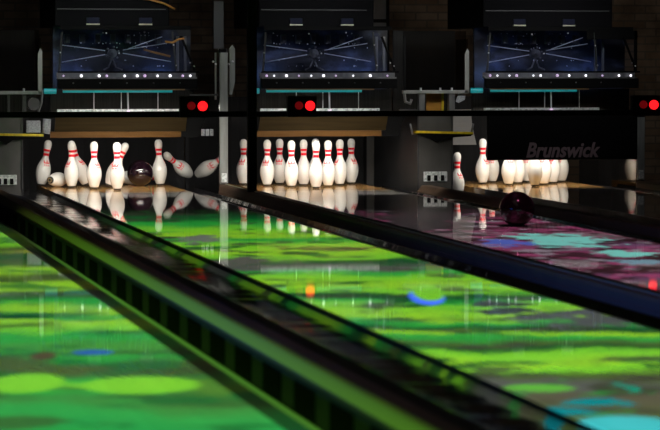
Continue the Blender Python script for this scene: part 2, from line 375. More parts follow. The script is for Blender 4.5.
def emblem():
    """red crown over a short worded bar, printed on the belly (faces -Y)"""
    mb = MB()
    def patch(poly, off=0.0008, n=4):
        # fan of small quads on the pin surface from a 4-corner polygon (u metres, z metres)
        (a, b, c_, d) = poly
        grid = []
        for j in range(n+1):
            row = []
            for i in range(n+1):
                s, t = i/n, j/n
                u = 1.3*((1-t)*((1-s)*a[0]+s*b[0]) + t*((1-s)*d[0]+s*c_[0])); zz = (1-t)*((1-s)*a[1]+s*b[1]) + t*((1-s)*d[1]+s*c_[1]); zz = 0.166+(zz-0.166)*1.25
                r = pin_r(zz)+off; th = u/r
                row.append(mb.bm.verts.new((r*math.sin(th), -r*math.cos(th), zz)))
            grid.append(row)
        for j in range(n):
            for i in range(n): mb.bm.faces.new((grid[j][i], grid[j][i+1], grid[j+1][i+1], grid[j+1][i]))
    z = 0.166
    patch([(-0.021, z+0.016), (0.021, z+0.016), (0.023, z+0.024), (-0.023, z+0.024)])
    for u in (-0.017, 0.0, 0.017):
        patch([(u-0.006, z+0.024), (u+0.006, z+0.024), (u*1.2+0.0015, z+0.040), (u*1.2-0.0015, z+0.040)])
    for k in range(4):
        u = -0.018+0.0105*k
        patch([(u, z), (u+0.0045, z), (u+0.0045, z+0.012), (u, z+0.012)])
        if k % 2 == 0: patch([(u+0.0045, z+0.004), (u+0.008, z+0.004), (u+0.008, z+0.008), (u+0.0045, z+0.008)])
    return mb
pin_proto = None
def make_pin():
    t = thing('bowling_pin', '', 'bowling pin', (0, 0, 0), 'bowling pins')
    body_mesh().build('body', M['pin'], t, True)
    tag(MB().lathe([(0.011, 0.0012), (0.011, 0.0), (0.021, 0.0), (0.021, 0.0012)], 24, cap=False).build('base_disc', M['pin_base'], t), 'tan ring under the base')
    tag(MB().lathe([(0.0225, 0.0006), (0.0258, 0.0006), (0.0268, 0.003), (0.0300, 0.0138), (0.0302, 0.015), (0.029, 0.0152)], 28).build('base_ring', M['pin_base_dark'], t, True), 'dark base ring')
    for z0, z1 in ((0.250, 0.270), (0.286, 0.304)):
        tag(band(z0, z1).build('neck_stripe', M['pin_red'], t, True), 'red neck stripe')
    tag(emblem().build('emblem', M['pin_red_faint'], t), 'red crown emblem')
    return t
def place_pin(x, dy, z=0.0, rot=(0, 0, 0), spin=0.0, label='', group='bowling pins'):
    """rot = tilt of the axis (euler), spin = turn of the pin about its own axis so the emblem faces away from the camera or to it"""
    global pin_proto
    if pin_proto is None:
        pin_proto = make_pin(); r = pin_proto
    else:
        r = pin_proto.copy(); C.objects.link(r)
        for ch in pin_proto.children:
            d = ch.copy(); C.objects.link(d); d.parent = r
    r.location = (x, YP+dy, z)
    r.rotation_mode = 'QUATERNION'
    r.rotation_quaternion = Euler(rot).to_quaternion() @ Euler((0, 0, spin)).to_quaternion()
    r['label'] = label; r['group'] = group
    return r
S, RD = 0.3048, 0.264
RACK = {1: (0, 0), 2: (-S/2, RD), 3: (S/2, RD), 4: (-S, 2*RD), 5: (0, 2*RD), 6: (S, 2*RD), 7: (-1.5*S, 3*RD), 8: (-.5*S, 3*RD), 9: (.5*S, 3*RD), 10: (1.5*S, 3*RD)}
R = math.radians
YAWV = 0.2                        # emblem turned to face along the view when spin = -YAWV..
c = LANE[1]; G1 = 'pins being knocked over on the left deck'
def P1(n, spin, label, dx=0, dyy=0, **k): place_pin(c+RACK[n][0]+dx, RACK[n][1]+dyy, spin=spin, label=label, group=G1, **k)
P1(1, -0.55, 'standing head pin, frontmost of the scattered pins, just left of the dark ball')
P1(2, 0.75, 'standing pin directly left of the scattered group\'s head pin')
P1(4, -1.1, 'standing pin with a fallen pin at its left foot, third from the left')
P1(7, 0.35, 'leftmost pin of the picture, leaning right at the edge of the gutter', dx=-0.068, dyy=0.04, z=0.0046, rot=(0, R(10), 0))
P1(8, 0.9, 'pin leaning left behind the third standing pin from the left', dx=-0.002, z=0.0092, rot=(0, R(-20), 0))
P1(5, -1.4, 'pin tipping right behind the head pin of the scattered group', dx=-0.005, z=0.0106, rot=(0, R(23), 0))
P1(10, 1.7, 'standing pin just right of the dark ball on the left deck', z=0.0012, rot=(0, R(-2.5), 0))
place_pin(2.262, 0.57, 0.0607, (0, R(90), R(50)), 0.3, 'pin lying on its side with its base showing, between the two leftmost pins', G1)
place_pin(2.872, 0.97, 0.0607, (0, R(90), R(10)), 1.9, 'pin lying behind the dark ball, its white belly showing beside the head pin', G1)
place_pin(3.494, 1.06, 0.070, (0, R(-60), R(40)), -0.35, 'pin flying through the air to the right of the dark ball, head to the left', G1)
c = LANE[2]; G2 = 'full rack of standing pins in the middle'
L2 = {1: 'head pin of the full middle rack, nearest and brightest of its ten', 2: 'second row pin left of the middle rack\'s head pin, red crown facing front',
      3: 'pin right of the head pin in the second row of the full middle rack', 4: 'second pin from the left of the full middle rack, first right of the black post',
      5: 'third row centre pin of the middle rack, showing just left of the head pin', 6: 'second pin from the right of the full middle rack',
      7: 'leftmost pin of the full middle rack, alone to the left of the black post', 8: 'third pin from the left of the full middle rack, in its back row',
      9: 'back row pin hidden directly behind the head pin of the full middle rack', 10: 'rightmost pin of the full middle rack'}
sp2 = {1: -2.6, 2: -0.15, 3: -0.45, 4: -0.55, 5: 2.2, 6: -1.3, 7: -0.6, 8: -0.3, 9: 1.1, 10: 0.55}
for n in range(1, 11): place_pin(c+RACK[n][0], RACK[n][1], spin=sp2[n], label=L2[n], group=G2)
c = LANE[3]; G3 = 'rack of pins under the black sweep board'
L3 = {1: 'head pin below the black sweep board on the right-hand deck, nearest of its rack', 2: 'pin in the second row left of the head pin below the sweep board lettering',
      3: 'pin in the second row right of the head pin below the sweep board lettering', 4: 'tall pin fully in view just left of the black sweep board',
      5: 'third row centre pin below the sweep board, left of its head pin', 6: 'second pin from the right below the black sweep board',
      7: '', 8: 'pin under the left end of the black sweep board, beside the fully visible pin', 9: 'back row pin hidden close behind the head pin below the sweep board',
      10: 'rightmost pin below the black sweep board'}
sp3 = {1: 2.5, 2: 0.2, 3: -1.0, 4: 0.7, 5: 1.9, 6: -0.9, 8: -0.5, 9: -0.6, 10: -0.9}
for n in (1, 2, 3, 4, 5, 6, 8, 9, 10): place_pin(c+RACK[n][0], RACK[n][1], spin=sp3[n], label=L3[n], group=G3)
place_pin(5.548, 0.10, -0.0995, spin=0.55, label='lone pin standing low in the gutter right of the wide grey kickback', group=G3)

# ------------------------------------------------------------------ bowling balls
def ball(x, y, z, m, label, hole_dir):
    t = thing('bowling_ball', label, 'bowling ball', (x, y, z-0.108))
    MB().ball((x, y, z), 0.108, 48, 28).build('shell', m, t, True)
    d = Vector(hole_dir).normalized(); a = d.orthogonal().normalized(); b = d.cross(a)
    for u, v in ((-0.016, 0.012), (0.016, 0.012), (0.0, -0.045)):
        n = (d + a*u/0.108 + b*v/0.108).normalized(); p = Vector((x, y, z)) + n*0.1075
        MB().tube([p - n*0.02, p + n*0.0012], 0.012, 16).build('finger_hole', M['flat_black'], t)
ball(3.020, YP+0.70, 0.108, M['ball'], 'dark purple bowling ball crashing through the scattered pins', (-0.3, 0.5, 0.8))
ball(4.530, YP-5.47, 0.108, M['ball_wine'], 'dark wine coloured bowling ball rolling down the purple lane', (0.5, 0.7, 0.5))

# ------------------------------------------------------------------ sweep boards
def sweep_up(c, label):
    t = thing('sweep_board', label, 'sweep board', (c, YF, 0.42), 'sweep boards')
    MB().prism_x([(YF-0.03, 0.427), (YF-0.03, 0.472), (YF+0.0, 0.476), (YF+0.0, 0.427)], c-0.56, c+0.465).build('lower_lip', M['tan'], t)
    MB().prism_x([(YF-0.029, 0.474), (YF-0.115, 0.585), (YF-0.10, 0.588), (YF-0.012, 0.476)], c-0.528, c+0.50).build('sloping_board', M['tan_shaded'], t)  # leans forward to catch less light
    MB().front([(c+0.466, 0.427), (c+0.60, 0.427), (c+0.66, 0.585), (c+0.505, 0.585), (c+0.502, 0.474), (c+0.466, 0.473)], YF-0.035, YF+0.018).build('end_shade', M['black'], t)  # shading at the board's right end put in as a black piece
    for s in (-0.50, 0.56):
        MB().box(c+s-0.015, c+s+0.015, YF+0.02, YF+0.05, 0.47, 0.606).build('arm', M['black'], t)
sweep_up(LANE[1], 'raised tan sweep board above the scattered pins')
sweep_up(LANE[2], 'raised tan sweep board above the full middle rack')
c = LANE[3]
t = thing('sweep_board', 'lowered black sweep board with a maker\'s name, hiding the top of the right-hand rack', 'sweep board', (c, YF, 0.22), 'sweep boards')
MB().box(c-0.485, c+0.772, YF-0.02, YF+0.012, 0.228, 0.612, 0.006).build('board', M['black'], t)
for s in (-0.44, 0.72):
    MB().box(c+s-0.015, c+s+0.015, YF+0.012, YF+0.04, 0.45, 0.606).build('arm', M['black'], t)
cu = bpy.data.curves.new('lettering', 'FONT'); cu.body = 'Brunswick'; cu.size = 0.165; cu.shear = 0.28; cu.offset = 0.0048; cu.extrude = 0.0012; cu.resolution_u = 3
tmp = bpy.data.objects.new('tmp_text', cu); C.objects.link(tmp); bpy.context.view_layer.update()
me = bpy.data.meshes.new_from_object(tmp.evaluated_get(bpy.context.evaluated_depsgraph_get()))
bpy.data.objects.remove(tmp)
me.name = 'lettering'
xs = [v.co.x for v in me.vertices]; w0 = max(xs)-min(xs); mn = min(xs)
for v in me.vertices: v.co.x = (v.co.x-mn)/w0*0.622
me.materials.clear(); me.materials.append(M['text'])
lt = bpy.data.objects.new('lettering', me); C.objects.link(lt); lt.parent = t
lt.location = (-0.165, -0.0215, 0.024+0.008); lt.rotation_euler = (R(90), 0, 0)
tag(lt, 'muted pinkish grey Brunswick lettering')

# ------------------------------------------------------------------ pinsetters above each deck
def pinsetter(i, xr, tealr, label):
    c = LANE[i]; xl = -0.50
    t = thing('pinsetter', label, 'pinsetter', (c, YF+0.4, 0.60), 'pinsetter machines')
    # ribbed panel with drop rods
    MB().box(c+xl-0.03, c+xr+0.02, YF+0.30, YF+0.33, 0.60, 0.80).build('ribbed_panel', M['ribbed'], t)
    for x, r in ((-0.215, 0.0035), (0.0, 0.0035), (0.055, 0.007), (0.29, 0.003)):
        MB().tube([(c+x, YF+0.02, 0.628), (c+x-0.004*(r > 0.005), YF+0.02, 0.79)], r, 8).build('drop_rod', M['chrome'], t)
    b = MB().tube([(c+0.055, YF+0.005, 0.632), (c+0.055, YF+0.022, 0.632)], 0.012, 12).build('rod_tip', M['bulb_lilac'], t)
    MB().box(c+xl, c+0.465, YF+0.03, YF+0.06, 0.612, 0.648, 0.004).build('deflector_strip', M['bracket'], t)
    # tube light and brown lip under the black beam
    MB().box(c+xl+0.04, c+tealr+0.10, YF-0.015, YF+0.03, 0.795, 0.806).build('brown_lip', M['brown_lip'], t)
    MB().tube([(c+xl+0.04, YF-0.005, 0.786), (c+tealr, YF-0.005, 0.786)], 0.009, 10).build('tube_light', M['teal'], t)
    tag(MB().tube([(c-0.598, YF+0.085, 0.788), (c-0.502, YF+0.085, 0.788)], 0.021, 14).build('tube_light', M['teal'], t), 'thicker short teal tube')
    bm_ = MB().box(c+xl, c+xr, YF-0.02, YF+0.05, 0.806, 0.885, 0.004).build('front_beam', M['black'], t)
    for k in range(5):
        x = xl+0.12+k*0.21
        MB().ball((c+x, YF-0.021, 0.852), 0.006, 8, 6).build('bolt', M['steel'], bm_)
    # bulb tray
    tr = MB().box(c+xl, c+xr, YF+0.02, YF+0.10, 0.885, 0.898).box(c+xl, c+xr, YF+0.085, YF+0.10, 0.898, 0.935).build('bulb_tray', M['steel'], t)
    rnd = random.Random(i*11+3)
    k = 0; x = xl+0.05
    while x < xr-0.04:
        MB().ball((c+x, YF+0.04, 0.908), rnd.choice((0.008, 0.010, 0.012)), 10, 6).build('bulb', M['bulb'] if k % 3 else M['bulb_lilac'], tr, True)
        x += rnd.choice((0.06, 0.10, 0.14)); k += 1
    # clear cover with frame
    xt = 0.43
    prof_l, prof_r = xl, xr
    cov = MB().front([(c+xl+0.01, 0.938), (c+xr-0.01, 0.938), (c+xt+0.32*(i == 3), 1.27), (c+xl+0.03, 1.27)], YF-0.012, YF-0.006).build('clear_cover', M['glass'], t)
    fr = MB()
    if i == 3: fr.box(c+0.742, c+0.766, YF-0.018, YF, 0.945, 1.27).box(c+0.34, c+0.766, YF-0.018, YF, 1.20, 1.27)
    fr.box(c+xl, c+xr+0.01, YF-0.018, YF+0.0, 0.931, 0.945).box(c+xl+0.02, c+xr-0.05, YF-0.018, YF+0.0, 1.268, 1.30)
    fr.build('cover_frame', M['black'], t)
    MB().tube([(c+xl+0.012, YF-0.012, 0.945), (c+xl+0.035, YF-0.012, 1.25)], 0.009, 8).build('cover_strut', M['steel_dark'], t)
    MB().tube([(c+xt-0.03, YF-0.012, 1.255), (c+xt+0.0, YF-0.012, 0.96)], 0.007, 8).build('cover_strut', M['steel_dark'], t)
    MB().tube([(c+xr-0.02, YF-0.012, 0.95), (c+xr-0.13, YF-0.012, 1.22)], 0.010, 8).build('cover_strut', M['black'], t)
    rb = random.Random(i*5+1)
    for bx, bz in [(rb.uniform(xl+0.08, xt-0.05), rb.choice((1.16, 1.165, 1.225, 1.245, 0.985, 1.03, 1.13))) for _ in range(38)]:
        MB().ball((c+bx, YF+0.02+rb.uniform(0, 0.12), bz), rb.choice((0.003, 0.004, 0.005)), 8, 5).build('bolt', M['chrome'], t, True)
    for bx, bz in ((xl+0.02, 1.09), (xt-0.02, 1.15), (xt, 0.99), (xr-0.06, 1.01), (xr-0.03, 0.985), (-0.12, 1.24), (0.18, 1.25), (-0.02, 1.085)):
        MB().ball((c+bx, YF-0.02, bz), 0.0065, 10, 6).build('cover_bolt', M['chrome'], t, True)
    # inside: back panel, tie rods, hub
    MB().box(c+xl, c+xr, YF+0.36, YF+0.40, 0.80, 1.30).build('inner_panel', M['inner'], t)
    hub = MB().tube([(c-0.06, YF+0.05, 1.085), (c-0.06, YF+0.13, 1.085)], 0.034, 16).tube([(c-0.06, YF+0.04, 1.085), (c-0.06, YF+0.05, 1.085)], 0.016, 12)
    for k in range(6):
        a = k*PI/3+0.3; hub.ball((c-0.06+0.05*math.cos(a), YF+0.08, 1.085+0.05*math.sin(a)), 0.009, 8, 6)
    hub.tube([(c-0.06, YF+0.09, 1.05), (c-0.09, YF+0.09, 0.975), (c-0.13, YF+0.09, 0.955)], 0.006, 6).tube([(c-0.06, YF+0.09, 1.05), (c-0.03, YF+0.09, 0.975), (c+0.02, YF+0.09, 0.955)], 0.006, 6)
    hub.build('hub', M['steel'], t, True)
    for x0, z0, x1, z1 in ((-0.47, 1.150, -0.12, 1.105), (-0.46, 1.015, -0.12, 1.075), (0.02, 1.11, 0.37, 1.165), (0.02, 1.085, 0.40, 1.02), (0.06, 1.12, 0.33, 1.215)):
        MB().tube([(c+x0, YF+0.06, z0), (c+x1, YF+0.06, z1)], 0.0034, 8).build('tie_rod', M['chrome'], t, True)
    for k in range(7):
        x = -0.40+k*0.12
        MB().box(c+x-0.02, c+x+0.02, YF+0.20, YF+0.26, 1.165, 1.235, 0.004).build('chain_link', M['steel_dark'], t)
    for k in range(2):
        MB().box(c+0.455+k*0.06, c+0.475+k*0.06, YF+0.14, YF+0.16, 0.90, 1.22).build('guide_strip', M['steel'], t)
    # black upper housing with little labels
    MB().box(c+xl-0.02, c+xr-0.22*(i != 2)-0.19*(i == 2), YF+0.0, YF+1.2, 1.295, 2.05, 0.008).build('upper_housing', M['black_sheet'], t)
    for s in (-0.222, 0.19):
        l = MB().box(c+s-0.050, c+s+0.050, YF-0.016, YF-0.0005, 1.318, 1.362, 0.003).build('label_plate', M['navy'], t)
        MB().box(c+s-0.052, c+s+0.052, YF-0.020, YF-0.0005, 1.305, 1.316, 0.002).build('label_rail', M['cream'], l)
    MB().box(c+xl, c+xr-0.25, YF-0.006, YF+0.0, 1.425, 1.432).build('trim_line', M['steel_dark'], t)
    return t
pinsetter(1, 0.60, 0.40, 'pinsetter machine with a clear cover above the scattered pins, orange hoses inside')
pinsetter(2, 0.60, 0.31, 'pinsetter machine with a clear cover above the full middle rack')
pinsetter(3, 0.78, 0.26, 'pinsetter machine with a clear cover above the black sweep board')
c = LANE[1]
for pts, lb in (([(c+0.19, 1.115), (c+0.28, 1.09), (c+0.40, 1.06)], 'orange hose sloping down inside the left pinsetter behind its tie rods'),
                ([(c+0.34, 1.175), (c+0.40, 1.17), (c+0.45, 1.195), (c+0.49, 1.20)], 'short orange hose at the upper right of the left pinsetter'),
                ([(c+0.10, 1.515), (c+0.22, 1.505), (c+0.33, 1.475), (c+0.42, 1.43)], 'orange hose curving across the black housing at the top of the left pinsetter')):
    yy = YF+0.10 if pts[0][1] < 1.14 else YF-0.035
    tag(MB().tube([(x, yy, z) for x, z in pts], 0.0085, 8).build('hose', M['orange_hose'], None, True, loc=(pts[0][0], yy, pts[0][1])), lb, 'hose', 'orange hoses')

# ------------------------------------------------------------------ ball lift housings between the machines
def lift(xc, label, left):
    t = thing('ball_lift_housing', label, 'ball lift', (xc, YF, 0.60), 'ball lift housings')
    a, b = (-0.45, 0.285) if left else (-0.27, 0.265)
    MB().box(xc+a, xc+b-0.02, YF-0.03, YF-0.024, 0.79, 1.265).build('smoked_front', M['smoke'], t)
    MB().box(xc+b-0.012, xc+b-0.006, YF-0.03, YF+0.35, 0.79, 1.20).build('smoked_side', M['smoke'], t)
    MB().front([(xc+b-0.03, 0.77), (xc+b+0.004, 0.77), (xc+b+0.004, 1.10), (xc+b-0.010, 1.125), (xc+b-0.03, 1.08)], YF-0.04, YF-0.02).build('corner_post', M['pale_steel'], t)
    MB().box(xc+a, xc+b, YF-0.04, YF+0.02, 0.765, 0.792, 0.003).build('bottom_rail', M['pale_steel'], t)
    MB().box(xc+a, xc+a+0.02, YF-0.04, YF-0.02, 0.79, 1.22).build('edge_strip', M['black'], t)
    MB().box(xc+a, xc+b-0.02, YF+0.34, YF+0.36, 0.62, 1.27).build('back_panel', M['ribbed'], t)
    for x in (a+0.14, a+0.30, b-0.14):
        MB().tube([(xc+x, YF-0.045, 0.79), (xc+x, YF-0.045, 0.812)], 0.008, 10).build('bolt', M['chrome'], t)
    if left:
        tag(MB().ball((xc-0.075, YF-0.036, 1.255), 0.012, 12, 8).build('indicator_lamp', M['blue_lamp'], t, True), 'small blue indicator lamp')
        for x, w, m in ((-0.055, 0.008, 'yellow'), (0.135, 0.03, 'steel_dark'), (0.02, 0.02, 'steel_dark')):
            MB().box(xc+x, xc+x+w, YF-0.02, YF+0.0, 0.60, 0.77).build('leg', M[m], t)
        MB().tube([(xc+0.225, YF-0.02, 0.69), (xc+0.225, YF+0.10, 0.69)], 0.048, 24).build('motor', M['steel_dark'], t)
        MB().tube([(xc+0.29, YF-0.02, 0.80), (xc+0.285, YF-0.02, 0.70), (xc+0.262, YF-0.02, 0.64), (xc+0.262, YF-0.02, 0.60)], 0.009, 8).build('bent_rod', M['steel'], t, True)
        MB().box(xc+0.165, xc+0.29, YF-0.02, YF+0.06, 0.60, 0.628).build('foot_rail', M['steel_dark'], t)
    else:
        for x in (-0.142, 0.105):
            MB().box(xc+x, xc+x+0.05, YF-0.03, YF+0.02, 0.60, 0.767, 0.003).build('leg', M['steel'], t)
        tag(MB().box(xc-0.06, xc+0.085, YF+0.06, YF+0.08, 0.60, 0.767).build('amber_panel', M['orange'], t), 'amber lit wooden panel')
        MB().box(xc+0.066, xc+0.082, YF+0.05, YF+0.06, 0.60, 0.767).build('edge_glow', M['yellow'], t)  # bright right edge of the glowing panel, put in as yellow
        MB().front([(xc+0.165, 0.70), (xc+0.185, 0.765), (xc+0.245, 0.755), (xc+0.24, 0.715), (xc+0.19, 0.69)], YF-0.015, YF-0.01).build('pale_flap', M['pad'], t)
        MB().tube([(xc-0.26, YF-0.02, 0.77), (xc-0.25, YF-0.02, 0.70), (xc-0.21, YF-0.02, 0.685), (xc-0.20, YF-0.02, 0.72)], 0.012, 8).build('bent_rod', M['steel'], t, True)
        MB().box(xc-0.29, xc-0.15, YF-0.02, YF+0.04, 0.612, 0.64).build('foot_rail', M['steel_dark'], t)
        MB().box(xc+0.16, xc+0.30, YF-0.02, YF+0.04, 0.612, 0.63).build('foot_rail', M['steel_dark'], t)
lift(1.8295, 'smoked plastic ball lift housing at the left edge with a round motor below', True)
lift(5.266, 'smoked plastic ball lift housing with an amber panel below, between the middle and right pinsetters', False)
# narrow pair of uprights behind the middle kickback post
t = thing('machine_upright', 'pair of pale steel uprights rising above the narrow kickback post', 'upright', (3.60, YF+0.06, 0.60))
MB().front([(3.605, 0.76), (3.625, 0.76), (3.65, 0.86), (3.65, 1.12), (3.63, 1.15), (3.605, 1.12)], YF+0.05, YF+0.07).build('right_plate', M['pale_steel'], t)
MB().box(3.49, 3.502, YF+0.05, YF+0.07, 0.72, 1.09).build('left_plate', M['pale_steel'], t)
MB().box(3.522, 3.60, YF+0.30, YF+0.32, 1.125, 1.50).build('back_plate', M['steel_dark'], t)
for x, z in ((3.475, 1.02), (3.495, 1.0), (3.60, 1.0), (3.63, 1.02)):
    MB().ball((x, YF+0.045, z), 0.009, 10, 6).build('bolt', M['chrome'], t, True)
MB().box(3.28, 3.505, YF-0.02, YF-0.005, 0.752, 0.765).build('link_bar', M['steel_dark'], t)

# yellow edged ledges in front of the wide kickbacks
def ledge(xc, x0, x1, label):
    t = thing('warning_ledge', label, 'ledge', (xc, YF-0.03, 0.38), 'yellow edged ledges')
    MB().front([(xc+x0, 0.452), (xc+x1, 0.440), (xc+x1-0.02, 0.425), (xc+0.05, 0.41), (xc+0.0, 0.375), (xc-0.05, 0.41), (xc+x0+0.02, 0.435)], YF-0.09, YF-0.014).build('shelf', M['black'], t)
    MB().front([(xc+x0, 0.452), (xc+x1, 0.440), (xc+x1, 0.457), (xc+x0, 0.469)], YF-0.095, YF-0.02).build('yellow_edge', M['yellow'], t)
    for x in ((x0-0.005, x1+0.005) if xc > 3 else ()):
        MB().tube([(xc+x-0.01, YF-0.05, 0.44), (xc+x-0.03*(1 if x < 0 else -0.2), YF-0.05, 0.525)], 0.008, 8).build('end_rod', M['steel'], t, True)
    return t
ledge(1.8295, -0.30, 0.290, 'black ledge with a yellow front edge at the left, above the left kickback')
ledge(5.266, -0.183, 0.290, 'black ledge with a yellow front edge above the wide kickback right of the middle rack')
t = thing('roller_pad', 'pale grey ribbed pad and roller at the left end above the scattered pins', 'pad', (2.05, YF-0.05, 0.46))
MB().box(1.990, 2.100, YF-0.07, YF-0.03, 0.468, 0.562, 0.006).build('pad', M['pad'], t)
MB().tube([(2.142, YF-0.05, 0.46), (2.147, YF-0.05, 0.50), (2.152, YF-0.05, 0.575)], 0.032, 16).build('roller', M['pad'], t, True)
t = thing('ribbed_block', 'small pale ribbed block between the left sweep board and the narrow kickback post', 'block', (3.42, YF-0.0, 0.43))
for k in range(3):
    MB().box(3.375+k*0.034, 3.400+k*0.034, YF-0.0, YF+0.03, 0.435, 0.488, 0.004).build('rib', M['pad'], t)

# ------------------------------------------------------------------ front rail, post and signal lights (1.6 m before the pins)
YB = YP-1.62
tag(MB().box(1.2, 7.9, YB+0.031, YB+0.07, 0.607, 0.650, 0.004).build('cross_rail', M['black'], loc=(4.5, YB, 0.607)), 'long black rail crossing in front of the pinsetters, red lights on it', 'rail')
tag(MB().box(3.513, 3.580, YB-0.03, YB+0.03, 0.05, 2.6, 0.004).build('support_post', M['black'], loc=(3.547, YB, 0.05)), 'tall black post standing on the narrow divider left of the full rack', 'post')
def signal(x, label):
    t = thing('signal_light', label, 'signal light', (x, YB-0.03, 0.606), 'double red signal lights')
    MB().box(x-0.108, x+0.108, YB-0.04, YB+0.0305, 0.606, 0.762, 0.006).build('housing', M['black'], t)
    tag(MB().disc_y((x+0.058, YB-0.043, 0.690), 0.036, 0.012).build('lens', M['red_on'], t, True), 'bright red lit lens')
    tag(MB().disc_y((x-0.026, YB-0.043, 0.692), 0.030, 0.012).build('lens', M['red_dim'], t, True), 'dim red lens')
signal(3.112, 'double red signal light above the scattered pins, left of the black post')
signal(3.920, 'double red signal light above the full middle rack, right of the black post')
signal(6.592, 'double red signal light at the right edge above the black sweep board')

# ------------------------------------------------------------------ dark frames behind the machines
for x, w, y, lb in ((4.99, 0.10, YF+2.2, 'dim brown upright standing right of the middle pinsetter housing'),
                    (5.20, 0.20, YF+1.9, 'dim grey sheet metal duct rising behind the smoked ball lift housing')):
    t = thing('machine_column', lb, 'column', (x, y, -0.25))
    MB().box(x-w/2, x+w/2, y, y+0.06, -0.25, 2.3, 0.004).build('face', M['kick_front'], t)
    for s in (-1, 1):
        MB().box(x+s*w/2-0.012, x+s*w/2+0.012, y-0.02, y, -0.25, 2.3).build('edge_strip', M['black'], t)
    MB().box(x-w/2, x+w/2, y-0.015, y, 1.36, 1.39).build('cross_strap', M['black'], t)

# ------------------------------------------------------------------ lights
def area(name, loc, target, sx, sy, power, col=(1, 1, 1), spread=PI):
    l = bpy.data.lights.new(name, 'AREA'); l.shape = 'RECTANGLE'; l.size = sx; l.size_y = sy; l.energy = power; l.color = col; l.spread = spread
    o = bpy.data.objects.new(name, l); C.objects.link(o); o.location = loc
    o.rotation_euler = (Vector(target)-Vector(loc)).to_track_quat('-Z', 'Y').to_euler()
    return o
for i in (1, 2, 3):
    c = LANE[i]
    if i < 3: area('pin_lamp_front', (c, YP-1.55, 0.63), (c, YP-0.2, -0.12), 1.0, 0.06, 11.5, (1.0, 0.95, 0.87), R(76))
    area('pin_lamp', (c, YP-0.17, 0.585), (c, YP+0.42, 0.05), 1.0, 0.05, 5.0 if i < 3 else 8.5, (1.0, 0.94, 0.84), R(130))
    area('machine_fill', (c, YF-1.2, 1.75), (c, YF+0.2, 0.95), 1.0, 0.15, 1.7, (0.97, 0.97, 1.0), R(80))  # added fill for the machine fronts, no fixture there
    for s in (-0.38, 0.36):
        area('cover_glow', (c+s, YF+0.18, 0.91), (c+s, YF+0.37, 1.02), 0.16, 0.03, 0.26, (0.22, 0.40, 1.0))  # added blue light standing in for reflections in the cover
area('wall_fill', (7.6, YF+1.6, 2.6), (7.8, YF+4.3, 1.3), 1.0, 0.3, 11, (1.0, 0.8, 0.6))  # added warm fill so the brick shows at the right
area('wall_fill', (3.0, YF+1.8, 2.9), (3.2, YF+4.3, 1.5), 3.0, 0.3, 1.8, (1.0, 0.85, 0.65))  # added dim fill for the brick between the machines
area('overhead_fill', (2.5, 11.0, 3.8), (2.5, 11.0, 0), 2.0, 8.0, 7, (1.0, 0.86, 0.70))  # added weak overhead fill to lift the brown divider caps
area('lift_fill', (5.2, YF-1.2, 1.6), (5.27, YF+0.2, 0.95), 0.4, 0.15, 0.7, (1.0, 0.98, 0.95), R(50))  # added fill on the lift housing, no lamp stands here
area('lift_fill', (1.8, YF-1.2, 1.6), (1.83, YF+0.2, 0.95), 0.4, 0.15, 0.5, (1.0, 0.98, 0.95), R(50))  # same added fill for the left housing
area('blue_wash', (-2.6, 10.0, 0.55), (3.0, 10.8, 0.0), 3.5, 0.3, 20, (0.04, 0.16, 1.0), R(76))  # added blue light, no fixture, to tint the divider walls

